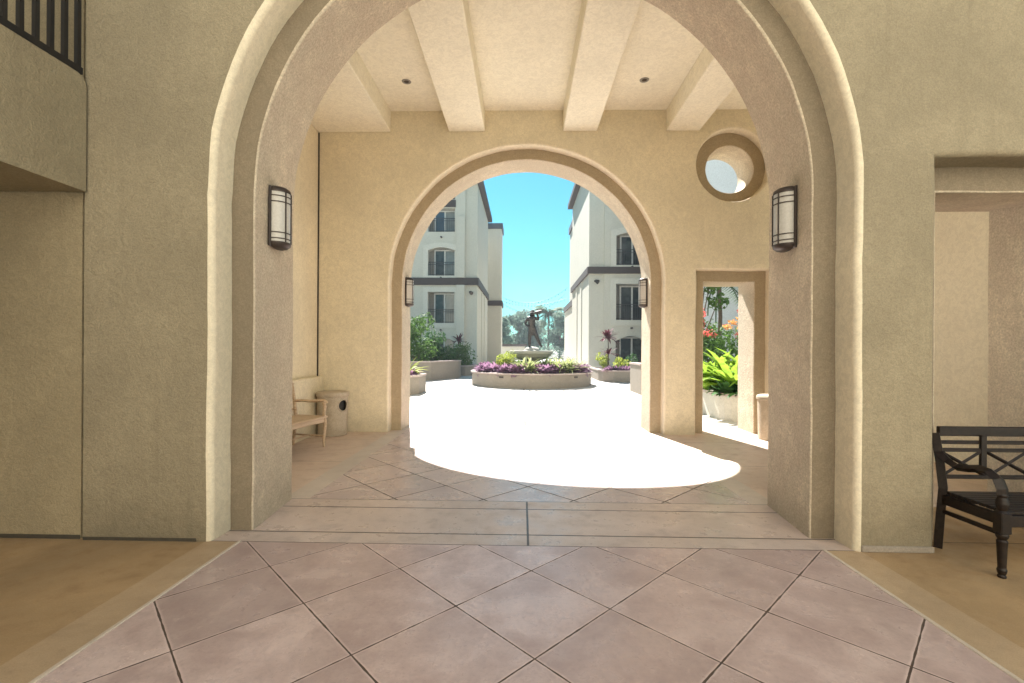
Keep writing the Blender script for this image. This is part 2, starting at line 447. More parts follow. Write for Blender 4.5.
b = MB(); b.box(-3.313, -3.287, 3.45, 4.3, 0, HT - .1); b.build('expansion_joint', 'joint', near)
b = MB(); b.box(-3.283, -2.42, 3.407, 3.43, .0, .024); b.build('base_gap_shade', 'joint', near)  # dark strip painted for the shade in the gap under the stucco
b = MB(); b.box(-8.4, -3.317, 3.421, 3.45, .0, .03); b.build('base_gap_shade', 'joint', o)  # same painted gap shade along the wing wall
b = MB(); b.box(2.45, 2.962, 3.396, 3.43, .0, .045, 0, .006); b.build('base_course', 'planter', near)
b = MB(); b.box(-3.85, -3.55, 4.402, 7.968, -.2, 5.9); o = b.build('passage_wall', 'wall'); tag(o, 'bright cream stucco side wall of the passage behind the pale bench', 'wall')
jb = MB(); jb.box(-3.549, -3.528, 7.955, 7.9685, .96, 5.16); jb.build('expansion_joint', 'joint', o)
b = MB(); wl = MB()
# right passage wall, with a wide opening to the side garden
rw = empty('passage_wall', 'cream stucco wall seen through the doorway behind the dark bench', 'wall')
b.box(5.4, 5.7, 4.402, 6.5, -.2, 5.9); b.box(5.4, 5.7, 7.7, 7.968, -.2, 5.9); b.box(5.4, 5.7, 6.5, 7.7, 5.2, 5.9); b.build('wall_face', 'ceiling', rw)
o = MB(); o.box(-3.55, -3.43, 4.405, 7.966, -.1, .955, 0, .02); tag(o.build('low_wall', 'wall'), 'low cream stucco ledge along the passage wall behind the pale bench', 'ledge')
ceil = empty('ceiling', 'cream plaster passage ceiling with four heavy beams running toward the courtyard', 'ceiling')
b = MB(); b.box(-3.55, 5.4, 4.402, 7.968, 5.53, 5.85); b.build('ceiling_panel', 'ceiling', ceil)
for x0, x1 in ((-3.548, -2.29), (-1.285, -.665), (.67, 1.25), (2.42, 2.985)):
    b = MB(); b.box(x0, x1, 4.404, 7.966, 5.17, 5.528, 0, .012); b.build('beam', 'ceiling', ceil)
b = MB(); b.box(-8.2, 6.2, 3.3, 8.9, HT+.002, HT+.3); tag(b.build('roof', 'roofgrey'), 'flat dark roof slab over the archway building', 'roof')

# balcony at upper left
bal = empty('balcony', 'stucco balcony with black iron railing in the upper left corner', 'balcony', (-3.255, 3.4, 2.60))
b = MB(); b.box(-3.2, -.17, -6, -.02, .004, .12); b.build('floor_slab', 'balcony', bal)
b = MB(); prof = [(-6, 0), (-.012, 0), (-.012, .775), (-.02, .81), (-.045, .838), (-.08, .85), (-6, .85)]
r0 = [(0, y, z) for y, z in prof]; r1 = [(-.16, y, z) for y, z in prof]
b.quad(r0); b.quad(r1[::-1])
for k in range(len(prof)):
    j = (k+1) % len(prof); b.quad([r0[k], r1[k], r1[j], r0[j]])
b.build('parapet', 'balcony', bal)
b = MB(); b.box(-.05, -.005, -6, -.035, .856, .905); b.box(-.055, 0, -6, -.035, 1.78, 1.83); rail = b.build('railing', 'iron', bal)
b0 = None
for k in range(46):
    y = -.055-k*.098
    if b0 is None:
        b = MB(); b.box(-.014, .014, -.014, .014, .9, 1.79); b0 = b.build('baluster', 'iron', rail); b0.location = (-.0275, y, 0); q = b0
    else:
        q = b0.copy(); COL.objects.link(q); q.parent = rail; q.location = (-.0275, y, 0)
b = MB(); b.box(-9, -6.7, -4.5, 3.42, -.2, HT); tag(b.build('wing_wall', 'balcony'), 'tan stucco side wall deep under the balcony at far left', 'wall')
# unseen building added behind the camera to bounce sun at the archway
cb = empty('bounce_building', 'added unseen pale building behind the camera, bouncing sun at the archway', 'building')
b = MB(); b.box(-12, 12, -9, -4.6, -.2, 12.5); b.build('wall', 'bouncewall', cb)
b = MB(); b.box(-12.3, 12.3, -9.3, -4.4, 12.502, 12.8); b.build('roof', 'trim', cb)

# ------------------------------------------------------------------ wall sconces
def sconce(label, loc, rz):
    r = empty('wall_sconce', label, 'wall lamp', loc, rz, 'wall sconces on the arch reveals')
    H = .255
    b = MB(); b.box(-.115, .115, 0, .022, -H, H, 0, .006); b.build('back_plate', 'lampmetal', r)
    n = 20
    def half(z, k=1.0, d=.105): return [(.102*k*cos(pi*j/n), .020+d*k*sin(pi*j/n), z) for j in range(n+1)]
    b = MB(); b.grid([half(-.215), half(.215)], 0, True); b.build('diffuser', 'opal', r)
    b = MB()
    for z in (-.215, -.135, -.185, .125, .175, .215):
        b.grid([half(z-.004, 1.02), half(z-.004, 1.06), half(z+.004, 1.06), half(z+.004, 1.02)], 0, False)
    for a in (.36, .64, .0, 1.0):
        x, y = .105*cos(pi*a), .021+.108*sin(pi*a); b.box(x-.0045, x+.0045, y-.0045, y+.0045, -.215, .215)
    b.build('cage', 'lampmetal', r)
    for s_ in (-1, 1):
        b = MB(); b.grid([half(s_*.215, 1.06), half(s_*.24, 1.02), half(s_*.258, .80), half(s_*.266, .5), half(s_*.268, .02)], 0, True)
        b.build('end_cap', 'lampmetal', r)
    return r
sconce('large bronze and opal sconce on the left reveal of the foreground arch', (CX-2.195, 3.97, 2.56), -pi/2)
sconce('large bronze and opal sconce on the right reveal of the foreground arch', (CX+2.195, 3.97, 2.55), pi/2)
sconce('small looking sconce on the left reveal of the far courtyard arch', (CX-2.172, 8.45, 2.47), -pi/2)
sconce('small looking sconce on the right reveal of the far courtyard arch', (CX+2.172, 8.45, 2.47), pi/2)
def downlight(label, x, y):
    r = empty('recessed_light', label, 'ceiling light', (x, y, 5.53), 0, 'recessed ceiling lights')
    b = MB(); b.lathe([(.036, -.001), (.04, -.006), (.066, -.006), (.072, -.001)], n=32); b.build('trim_ring', 'frosted', r)
    b = MB(); b.lathe([(.038, -.002), (.025, -.004), (.001, -.004)], n=24); b.build('lamp_face', 'lampmetal', r)
downlight('recessed light between the left beams of the passage ceiling', -1.80, 7.08)
downlight('recessed light between the right beams of the passage ceiling', 1.82, 7.08)

# ------------------------------------------------------------------ litter bins
def bin_(label, loc, rz):
    r = empty('litter_bin', label, 'litter bin', loc, rz, 'round aggregate litter bins')
    b = MB(); n = 72; rows = []
    hz, hr = .50, .095; zs = [0, .012, .03]+[.03+.61*k/60 for k in range(1, 61)]
    def rad(z): return .232+.012*z/.64-(.012 if z < .012 else 0)
    for i in range(len(zs)-1):
        for j in range(n):
            a0, a1 = 2*pi*j/n, 2*pi*(j+1)/n; am = (a0+a1)/2
            if am > pi: am -= 2*pi
            zm = (zs[i]+zs[i+1])/2
            if (am*.24)**2+(zm-hz)**2 < hr**2: continue
            P = [(rad(z)*cos(a), rad(z)*sin(a), z) for z, a in ((zs[i], a0), (zs[i], a1), (zs[i+1], a1), (zs[i+1], a0))]
            b.quad(P, 0, True)
    b.build('body', 'can', r)
    b = MB(); pts = []
    for k in range(33):
        q = 2*pi*k/32; a = hr*cos(q)/.24; z = hz+hr*sin(q); pts.append((.242*cos(a), .242*sin(a), z))
    b.tube(pts, .011, 8, cap=False); b.build('hole_rim', 'can', r)
    b = MB(); b.lathe([(.001, .05), (.205, .05), (.205, .63)], n=40); b.build('liner', 'canhole', r)
    b = MB(); b.lathe([(.24, .635), (.254, .64), (.262, .66), (.262, .69), (.25, .712), (.22, .722), (.14, .726), (.001, .728)], n=56); b.lathe([(.24, .635), (.001, .636)], n=40); b.build('lid', 'can', r)
    return r
bin_('round concrete litter bin in the corner beside the pale bench', (-3.16, 7.69, 0), R(-25))
bin_('round concrete litter bin at the right doorway by the garden', (4.10, 7.66, 0), R(-100))

# ------------------------------------------------------------------ pale bench by the left wall (faces +x before rotation)
def sweep(b, pts, w, h, m=0):
    """rectangular section along a path"""
    b.tube(pts, 1.0, 4, m, True, False, (w*.7071, h*.7071))
pb = empty('garden_bench', 'pale wooden bench with curved arms against the cream passage wall', 'bench', (-2.86, 6.76, 0), R(-12))
L = 1.5
b = MB()
for k in range(5): b.box(-.5+k*.104, -.5+k*.104+.098, -L, .0, .425, .452, 0, .005)
b.build('seat', 'palewood', pb)
b = MB(); b.box(-.035, -.012, -L+.03, -.03, .36, .423, 0, .004); b.box(-.49, -.465, -L+.03, -.03, .36, .423, 0, .004)
for y in (-L+.02, -.045): b.box(-.47, -.03, y, y+.025, .36, .423, 0, .003)
b.build('seat_rail', 'palewood', pb)
for y in (-L+.03, -.03):
    b = MB(); b.tube([(-.025, y, 0), (-.03, y, .12), (-.012, y, .34), (-.03, y, .50), (-.016, y, .58), (-.035, y, .655)], [.018, .022, .026, .022, .024, .022], 8); b.build('leg', 'palewood', pb)
    b = MB(); b.tube([(-.55, y, 0), (-.52, y, .22), (-.505, y, .44), (-.53, y, .66), (-.575, y, .92)], [.02, .023, .026, .023, .02], 8); b.build('leg', 'palewood', pb)
    b = MB(); sweep(b, [(-.535, y, .655), (-.40, y, .665), (-.25, y, .66), (-.10, y, .672), (-.03, y, .675), (.005, y, .66), (.012, y, .635)], .05, .028); b.build('armrest', 'palewood', pb)
    b = MB(); b.tube([(-.52, y, .16), (-.028, y, .16)], .013, 8); b.build('stretcher', 'palewood', pb)
b = MB(); b.tube([(-.28, -L+.03, .16), (-.28, -.03, .16)], .013, 8); b.build('stretcher', 'palewood', pb)
b = MB(); sweep(b, [(-.572, -L+.03, .91), (-.572, -L/2, .925), (-.572, -.03, .91)], .06, .026); sweep(b, [(-.515, -L+.03, .54), (-.515, -.03, .54)], .04, .022)
for k in range(14): b.tube([(-.516, -L+.12+k*.097, .55), (-.535, -L+.12+k*.097, .68), (-.57, -L+.12+k*.097, .90)], .009, 6)
b.build('backrest', 'palewood', pb)

# ------------------------------------------------------------------ dark bench at right: faces -y, left end at x=0
db = empty('garden_bench', 'dark lacquered bench with lattice back and scrolled arm in front of the right doorway', 'bench', (3.065, 3.485, 0), R(0))
L = 1.33
for x in (.0, L):
    b = MB(); sweep(b, [(x+.02, .03, 0), (x+.02, .01, .25), (x+.02, -.01, .45), (x+.02, .02, .66), (x+.02, .06, .84)], .052, .05); b.build('leg', 'darkwood', db)
    b = MB()
    b.lathe([(.001, 0), (.021, 0), (.023, .012), (.018, .02), (.023, .032), (.026, .05), (.021, .065), (.026, .20), (.029, .235), (.022, .245), (.03, .26), (.033, .275), (.03, .29)], (x+.02, -.43, 0), 16)
    b.box(x-.013, x+.053, -.463, -.397, .285, .42, 0, .006)
    b.lathe([(.034, .42), (.024, .432), (.031, .45), (.034, .475), (.03, .50), (.024, .515), (.028, .53), (.02, .545), (.001, .546)], (x+.02, -.43, 0), 16)
    b.build('leg', 'darkwood', db)
    b = MB(); sweep(b, [(x+.02, .02, .70), (x+.02, -.05, .655), (x+.02, -.12, .63), (x+.02, -.20, .64), (x+.02, -.28, .66), (x+.02, -.35, .655), (x+.02, -.405, .62), (x+.02, -.43, .565), (x+.02, -.43, .53)], .055, .036); b.build('armrest', 'darkwood', db)
    b = MB(); b.box(x+.003, x+.037, -.40, -.01, .335, .405, 0, .004); b.box(x+.01, x+.03, -.40, -.0, .265, .295, 0, .004); b.build('seat_rail', 'darkwood', db)
b = MB(); b.box(.05, L-.01, -.455, -.425, .33, .405, 0, .004); b.box(.045, L-.005, -.02, .005, .335, .405, 0, .004); b.build('seat_rail', 'darkwood', db)
b = MB()
for k in range(9): b.box(.03, L+.01, -.45+k*.049, -.45+k*.049+.043, .408, .43, 0, .004)
b.build('seat', 'darkwood', db)
bk = MB()
def by(z): return -.01+(z-.45)*.17
def bar(b, x0, z0, x1, z1, w): b.tube([(x0, by(z0), z0), (x1, by(z1), z1)], w*.7, 4, 0, True, False)
def hbar(b, z, h, d=.026): b.box(.04, L, by(z)-d/2, by(z)+d/2, z-h/2, z+h/2, 0, .004)
hbar(bk, .855, .07, .032); hbar(bk, .775, .026); hbar(bk, .72, .026); hbar(bk, .53, .028)
n = 4; w = (L-.0)/n
for k in range(1, n): bk.box(k*w-.012, k*w+.03, by(.68)-.012, by(.68)+.012, .52, .83, 0, .003)
for k in range(n):
    x0, x1 = .04+k*w, k*w+w-.01
    bar(bk, x0, .545, x1, .705, .018); bar(bk, x0, .705, x1, .545, .018)
bk.build('backrest', 'darkwood', db)

# ------------------------------------------------------------------ plants
def blade(b, base, az, ln, wd, rise, droop, m=0, n=5, fold=.25):
    d = Vector((cos(az), sin(az), 0)); u = Vector((-sin(az), cos(az), 0)); rowsL = []
    p = Vector(base); el = rise
    for k in range(n+1):
        s_ = k/n; w = wd*(sin(pi*min(1, .12+s_*.88))**.7 if k < n else 0.02)
        up = Vector((0, 0, 1))*fold*w
        rowsL.append([p-u*w+up, p, p+u*w+up])
        el -= droop/n
        p = p+(d*cos(el)+Vector((0, 0, sin(el))))*ln/n
    b.grid(rowsL, m, True)
def tuft(b, c, n, ln, wd, m=0, rise=(.7, 1.4), droop=(.6, 1.6), spread=.05):
    for k in range(n):
        a = rnd(0, 2*pi); r = rnd(0, spread)
        blade(b, (c[0]+r*cos(a), c[1]+r*sin(a), c[2]), a+rnd(-.4, .4), ln*rnd(.6, 1.1), wd*rnd(.7, 1.15), rnd(*rise), rnd(*droop), m)
def leaf1(b, p, nrm, sz, m=0, asp=.45):
    t_ = Vector((rnd(-1, 1), rnd(-1, 1), rnd(-1, 1))); a = nrm.cross(t_)
    if a.length < 1e-3: return
    a.normalize(); c = nrm.cross(a).normalized()
    q = [p-a*sz, p+c*sz*asp+nrm*sz*.12, p+a*sz, p-c*sz*asp+nrm*sz*.12]
    b.quad(q, m)
def crown(b, clumps, n, sz, m=0, shell=.55):
    """clumps: (centre, radii); leaves in the outer part of each ellipsoid"""
    tot = sum(c[1][0]*c[1][1]*c[1][2] for c in clumps)**1.0
    for c, r in clumps:
        k = max(8, int(n*(r[0]*r[1]*r[2])/tot))
        for _ in range(k):
            v = Vector((rnd(-1, 1), rnd(-1, 1), rnd(-1, 1)))
            if v.length > 1 or v.length < .05: continue
            v = v.normalized()*(shell+(1-shell)*random.random()**.6)*(1+.22*noise.noise(v*2.7+Vector(c)))
            p = Vector((c[0]+v.x*r[0], c[1]+v.y*r[1], c[2]+v.z*r[2]))
            nn = (v+Vector((rnd(-.9, .9), rnd(-.9, .9), rnd(-.5, 1.0)))).normalized()
            leaf1(b, p, nn, sz*rnd(.6, 1.25), m)
def shrub(name, label, loc, r, h, n, sz, mat, group=None, nclump=9, stem=True, base=.02):
    root = empty(name, label, 'shrub', loc, 0, group)
    cl = []
    for k in range(nclump):
        a = rnd(0, 2*pi); q = rnd(.15, .75)*r; z = (base+.03+(.80-base)*(k+.5)/nclump)*h
        cr = r*rnd(.42, .65)*(1-.3*z/h); cl.append(((q*cos(a), q*sin(a), z), (cr, cr, min(cr*1.1, h-z+.05))))
    b = MB(); crown(b, cl, n, sz); b.build('foliage', mat, root)
    if stem:
        b = MB()
        for c, rr in cl[:6]: b.tube([(0, 0, -.05), (c[0]*.3, c[1]*.3, c[2]*.5), c], [.025, .018, .008], 6)
        b.build('stem', 'bark', root)
    return root
def spiky(name, label, loc, n, ln, wd, mat, group=None, rise=(.7, 1.45), droop=(.5, 1.4), cat='plant'):
    b = MB(); tuft(b, (0, 0, 0), n, ln, wd, 0, rise, droop)
    o = b.build(name, mat); o.location = loc; return tag(o, label, cat, group)
def cordyline(label, loc, h):
    r = empty('cordyline', label, 'plant', loc, 0, 'burgundy cordylines')
    b = MB(); b.tube([(0, 0, -.05), (.03, .02, h*.4), (.0, 0, h*.75)], [.03, .025, .018], 7); b.build('stem', 'bark', r)
    b = MB(); tuft(b, (0, 0, h*.68), 46, h*.30, .05, 0, (.2, 1.5), (.3, 1.3), .03); tuft(b, (.03, .0, h*.34), 20, h*.26, .045, 0, (.3, 1.3), (.5, 1.4), .03)
    b.build('foliage', 'l_wine', r); return r
def groundcover(name, label, pts, ln, mat, per=26):
    b = MB()
    for x, y, z in pts: tuft(b, (x, y, z), per, ln, ln*.16, 0, (.2, 1.5), (.2, 1.3), .10)
    return tag(b.build(name, mat), label, 'ground cover', kind='stuff')

# ------------------------------------------------------------------ fountain in its round planter
FX, FY, FR = .37, 19.25, 2.47
def round_planter(label, c, r, h, wallmat='planter'):
    root = empty('planter', label, 'planter', (c[0], c[1], 0))
    b = MB(); b.lathe([(r-.03, -.02), (r-.03, h-.06)], n=72); b.lathe([(r-.2, h-.12), (r-.2, h-.02)], n=72); b.build('wall', wallmat, root)
    b = MB(); b.lathe([(r-.22, h-.055), (r+.02, h-.058), (r+.03, h-.045), (r+.03, h-.012), (r+.015, h), (r-.2, h), (r-.22, h-.012), (r-.22, h-.055)], n=72); b.build('cap', 'cap', root)
    b = MB(); b.lathe([(r-.2, h-.1), (r*.5, h-.02), (.01, h+.02)], n=48); b.build('soil', 'soil', root)
    return root
fp = round_planter('round stucco planter ringing the fountain in the courtyard centre', (FX, FY), FR, .55)
for a in (-118, -48):
    b = MB(); b.box(-.085, .085, -.03, .03, -.03, .03, 0, .008); o = b.build('step_light', 'lampmetal', fp); o.location = ((FR-.03)*cos(R(a)), (FR-.03)*sin(R(a)), .40); o.rotation_euler = (0, 0, R(a+90))
ft = empty('fountain', 'cast stone fountain bowl on a pedestal inside the round planter', 'fountain', (FX, FY, 0))
b = MB(); b.lathe([(.55, .4), (.52, .62), (.30, .68), (.24, .85), (.34, .98)], n=40); b.build('pedestal', 'stone', ft)
b = MB(); b.lathe([(.30, .97), (.55, 1.02), (.76, 1.13), (.84, 1.23), (.875, 1.25), (.885, 1.30), (.885, 1.355), (.865, 1.375), (.80, 1.37), (.78, 1.33), (.60, 1.22), (.01, 1.15)], n=64); b.build('bowl', 'stone', ft)
b = MB(); b.lathe([(.785, 1.335), (.01, 1.336)], n=40); b.build('water', 'water', ft)
b = MB()
prof = [(.40, 1.25), (.36, 1.36), (.28, 1.40), (.25, 1.47), (.20, 1.50), (.01, 1.52)]
b.lathe(prof, n=14, sx=1.1)
for k, v in enumerate(b.v):
    d = noise.noise_vector(Vector(v)*5)*.05; b.v[k] = (v[0]+d.x, v[1]+d.y, v[2]+d.z)
b.build('rock', 'stone', ft)
# statue: bronze figure striding, arms raised to hold a long shell to its mouth
def skin_figure(name, nodes, edges, radii, mat, loc, sub=2):
    me = bpy.data.meshes.new(name); me.from_pydata(nodes, edges, []); me.update()
    o = bpy.data.objects.new(name, me); COL.objects.link(o); o.location = loc
    o.modifiers.new('s', 'SKIN'); me.skin_vertices.new() if not me.skin_vertices else None
    sv = me.skin_vertices[0].data
    for k, r_ in enumerate(radii):
        sv[k].radius = (r_, r_) if not isinstance(r_, tuple) else r_; sv[k].use_root = (k == 0)
    su = o.modifiers.new('u', 'SUBSURF'); su.levels = sub; su.render_levels = sub
    me.materials.append(M[mat])
    dg = bpy.context.evaluated_depsgraph_get(); ev = o.evaluated_get(dg)
    nm = bpy.data.meshes.new_from_object(ev); o.modifiers.clear(); o.data = nm; nm.name = name
    for p in nm.polygons: p.use_smooth = True
    return o
N_ = [(0, 0, .90), (-.01, 0, 1.05), (-.02, .0, 1.22), (-.02, 0, 1.36), (-.01, -.01, 1.44), (.0, -.03, 1.50), (.01, -.045, 1.60),   # pelvis..head 6
      (-.08, 0, .86), (-.10, -.01, .48), (-.10, .02, .08), (-.11, -.11, .03),                                                       # standing leg 7-10
      (.085, 0, .85), (.20, -.08, .52), (.36, .05, .16), (.43, -.03, .08),                                                            # striding leg 11-14
      (-.17, 0, 1.35), (-.30, .02, 1.12), (-.17, -.14, .98), (-.12, -.18, .96),                                                       # arm on hip 15-18
      (.14, -.01, 1.36), (.28, -.10, 1.28), (.20, -.24, 1.52), (.19, -.27, 1.58)]                                                     # raised arm 19-22
E_ = [(0,1),(1,2),(2,3),(3,4),(4,5),(5,6),(0,7),(7,8),(8,9),(9,10),(0,11),(11,12),(12,13),(13,14),(3,15),(15,16),(16,17),(17,18),(3,19),(19,20),(20,21),(21,22)]
R_ = [1.3*q for q in [.12, .105, .13, .10, .05, .075, .085, .095, .066, .042, .034, .095, .068, .042, .034, .06, .045, .034, .036, .06, .045, .034, .036]]
st = skin_figure('statue', N_, E_, R_, 'bronze', (FX+.02, FY, 1.46)); st.scale = (.98, .98, .93); tag(st, 'dark bronze striding figure with a raised arm standing in the fountain bowl', 'statue')
b = MB(); b.tube([(.02, -.14, 1.55), (.14, -.25, 1.58), (.30, -.28, 1.60), (.40, -.28, 1.62)], [.025, .05, .085, .06], 10); b.build('horn', 'bronze', st)
b = MB(); b.lathe([(.16, .58), (.17, .66), (.14, .88), (.12, .98), (.001, 1.0)], (0, 0, 0), 16, sy=.8)
for k, v in enumerate(b.v):
    d = noise.noise_vector(Vector(v)*7)*.03; b.v[k] = (v[0]+d.x, v[1]+d.y, v[2])
b.build('tunic', 'bronze', st)
b = MB(); b.lathe([(.001, 1.74), (.06, 1.73), (.10, 1.68), (.105, 1.64), (.14, 1.63), (.15, 1.62)], (.01, -.045, -.02), 16); b.build('hat', 'bronze', st)
# planting in the round planter
def ring(a0, a1, r0, r1, n, z=.53): return [(FX+r_*cos(a), FY+r_*sin(a), z) for a, r_ in ((R(rnd(a0, a1)), rnd(r0, r1)) for _ in range(n))]
groundcover('purple_groundcover', 'low purple foliage along the front of the fountain planter', ring(-182, -128, 1.3, 2.15, 70)+ring(-122, -100, 1.5, 2.15, 34)+ring(-85, -62, 1.5, 2.15, 34)+ring(-38, -8, 1.5, 2.15, 34), .42, 'l_purple', 34)
groundcover('green_groundcover', 'low green foliage round the fountain pedestal', ring(-180, 180, .8, 1.75, 90), .5, 'l_mid', 22)
for a, r_, h in ((-128, 1.55, .62), (-140, 1.35, .5)):
    shrub('chartreuse_shrub', 'rounded chartreuse shrub at the left of the fountain' if h > .6 else 'smaller chartreuse shrub left of the fountain, toward the left end of its planter', (FX+r_*cos(R(a)), FY+r_*sin(R(a)), .5), .55, h+.25, 1500, .07, 'l_lime', nclump=9, stem=False)
spk = None
SP = [(-97, 2.0), (-43, 2.0), (-58, 2.0), (-94, 1.9), (-102, 1.7), (-55, 1.85), (-47, 1.9), (-52, 1.5), (-64, 1.4), (-75, 1.35), (-88, 1.4), (-30, 1.6), (-22, 1.9)]
for k, (a, r_) in enumerate(SP):
    loc = (FX+r_*cos(R(a)), FY+r_*sin(R(a)), .5)
    if spk is None: spk = spiky('spiky_plant', 'striped spear-leaved plant in the fountain planter', loc, 34, .85, .045, 'l_spike', 'striped spiky plants in the fountain planter')
    else: copy_tree(spk, loc, rnd(0, 6))

# ------------------------------------------------------------------ planters with walls (prisms)
def prism_planter(label, poly, h, mat='planter', capm='cap', capo=.03):
    root = empty('planter', label, 'planter', (poly[0][0], poly[0][1], 0))
    ox, oy = poly[0]; pl = [(x-ox, y-oy) for x, y in poly]
    cx = sum(p[0] for p in pl)/len(pl); cy = sum(p[1] for p in pl)/len(pl)
    def off(d):
        o = []
        for x, y in pl:
            l_ = math.hypot(x-cx, y-cy); o.append((x+(x-cx)/l_*d, y+(y-cy)/l_*d))
        return o
    b = MB(); b.prism(pl, -.02, h-.06, 0); b.build('wall', mat, root)
    b = MB(); o1, o2 = off(capo), off(-.2); n = len(pl)
    for k in range(n):
        j = (k+1) % n
        b.quad([(*o1[k], h-.058), (*o1[j], h-.058), (*o1[j], h), (*o1[k], h)]); b.quad([(*o1[k], h), (*o1[j], h), (*o2[j], h), (*o2[k], h)]); b.quad([(*o2[k], h), (*o2[j], h), (*o2[j], h-.058), (*o2[k], h-.058)])
    b.build('cap', capm, root)
    b = MB(); b.quad([(x, y, h-.04) for x, y in off(-.18)]); b.build('soil', 'soil', root)
    return root
prism_planter('low stucco planter just outside the left pier of the courtyard arch', [(-6.5, 14.3), (-3.45, 14.3), (-3.25, 14.6), (-3.25, 15.6), (-6.5, 15.9)], .60)
prism_planter('taller stucco planter with green shrubs at the left building', [(-9, 20.5), (-4.6, 20.5), (-4.1, 20.7), (-3.12, 22.7), (-3.1, 23.4), (-9, 24.6)], .87)
prism_planter('low planter under the round green shrub by the left building', [(-6, 24.8), (-3.0, 24.4), (-2.6, 25.0), (-2.6, 27.5), (-6, 27.5)], .55)
prism_planter('stucco planter with a burgundy cordyline at the right building', [(3.62, 21.0), (4.0, 20.5), (8, 20.5), (8, 24.5), (3.5, 24.5), (3.5, 21.5)], .52)
prism_planter('tall stucco planter just outside the right pier of the courtyard arch', [(3.78, 14.9), (8.5, 14.9), (8.5, 16.4), (3.78, 16.4)], 1.0)
groundcover('purple_groundcover', 'low purple foliage in the planter outside the left pier', [(rnd(-4.2, -3.5), rnd(14.6, 15.5), .58) for _ in range(30)], .25, 'l_purple')
spiky('croton', 'yellow green leafy plant in the planter outside the left pier', (-3.75, 15.0, .57), 34, .75, .06, 'l_lime')
shrub('shrub', 'tall leafy green shrub nearest the left pier', (-5.0, 21.6, .83), .95, 2.3, 5200, .085, 'l_mid', nclump=14)
shrub('shrub', 'upright dark green shrub in the taller left planter', (-4.55, 22.9, .83), .75, 1.6, 3600, .075, 'l_dark', nclump=12)
shrub('shrub', 'low dark green shrub in front of the left ground floor window', (-3.95, 23.2, .83), .7, .75, 2600, .06, 'l_dark', nclump=9)
shrub('shrub', 'rounded bright green shrub at the corner of the left building', (-3.35, 25.4, .45), .9, 1.35, 4600, .07, 'l_mid', nclump=14)
cordyline('burgundy cordyline behind the round green shrub at the left building', (-3.62, 26.3, .5), 1.95)
cordyline('tall burgundy cordyline in the right courtyard planter', (3.95, 21.6, .5), 2.1)
groundcover('purple_groundcover', 'low purple foliage in the planter at the right building', [(rnd(3.75, 5.6), rnd(20.75, 21.4), .5) for _ in range(46)], .26, 'l_purple')
shrub('chartreuse_shrub', 'chartreuse croton under the tall burgundy cordyline', (3.85, 21.75, .48), .38, .80, 900, .07, 'l_lime', nclump=7, stem=False)
shrub('chartreuse_shrub', 'wider yellow green croton right of the burgundy cordyline', (4.55, 21.85, .48), .45, .62, 900, .07, 'l_lime', nclump=8, stem=False)
shrub('shrub', 'dark leafy shrub in front of the right ground floor glass', (5.25, 22.2, .48), .40, .8, 900, .06, 'l_dark', nclump=8)
groundcover('low_groundcover', 'dull green low foliage at the foot of the left building behind the fountain', [(rnd(-2.9, -.6), rnd(27, 29), 0) for _ in range(50)], .5, 'l_dark', 18)

# ------------------------------------------------------------------ garden seen through the right doorway
def arcp(cx, cy, r, a0, a1, n): return [(cx+r*cos(R(a0+(a1-a0)*k/n)), cy+r*sin(R(a0+(a1-a0)*k/n))) for k in range(n+1)]
prism_planter('curved white stucco planter with lush plants outside the right doorway', arcp(4.95, 10.0, .85, 180, 270, 8)+[(9, 9.15), (9, 14.4), (4.1, 14.4)], .56, 'whiteplanter', 'cap')
gp = None; GP = [(4.55, 10.1), (4.75, 10.7), (4.5, 11.3), (5.05, 10.05), (5.3, 10.9), (5.0, 11.6), (5.7, 10.3), (5.9, 11.2), (4.6, 12.1), (5.5, 12.0), (6.3, 10.6), (6.5, 11.6)]
for k, (x, y) in enumerate(GP):
    if gp is None: gp = spiky('ginger_plant', 'lush bright green ginger plant in the curved garden planter', (x, y, .5), 44, 1.25, .085, 'l_lush', 'lush ginger plants in the curved planter', (.9, 1.5), (.6, 1.7)); o = gp
    else: o = copy_tree(gp, (x, y, .5), rnd(0, 6)); o.scale = [rnd(.8, 1.1)]*3
groundcover('low_groundcover', 'dark green low foliage at the edge of the curved garden planter', [(4.2+.8*k/14+rnd(0, .12), 9.9-.55*k/14+rnd(0, .2), .52) for k in range(15)]+[(rnd(4.25, 6.5), rnd(9.5, 9.9), .52) for _ in range(30)], .42, 'l_dark', 18)
def flower_shrub(label, loc, r, h, mat):
    o = shrub('flowering_shrub', label, loc, r, h, 1500, .07, 'l_mid', nclump=9)
    b = MB(); 
    for _ in range(6):
        a = rnd(0, 6.3); c = (r*.7*cos(a)*rnd(.2, 1), r*.7*sin(a)*rnd(.2, 1), h*rnd(.68, 1.02)); crown(b, [(c, (.14, .14, .12))], 46, .05, 0, .3)
    b.build('blossom', mat, o); return o
gb = empty('garden_building', 'white painted building beyond the garden, seen through the right doorway and the round opening', 'building', (7.4, 19.5, 0))
b = MB(); b.box(0, 9, 0, 7, -.2, 10.6); b.build('wall', 'whitepaint', gb)
b = MB(); b.box(-.2, 9.2, -.2, 7.2, 10.602, 10.9); b.build('roof', 'trim', gb)
flower_shrub('scarlet flowering shrub behind the ginger plants at left', (5.25, 13.1, .5), .8, 2.0, 'l_red')
flower_shrub('orange flowering shrub among the ginger plants', (5.6, 12.3, .5), .7, 1.75, 'l_orange')
flower_shrub('tall coral flowering shrub in front of the pale garden building', (7.2, 15.6, 0), .8, 2.7, 'l_red')
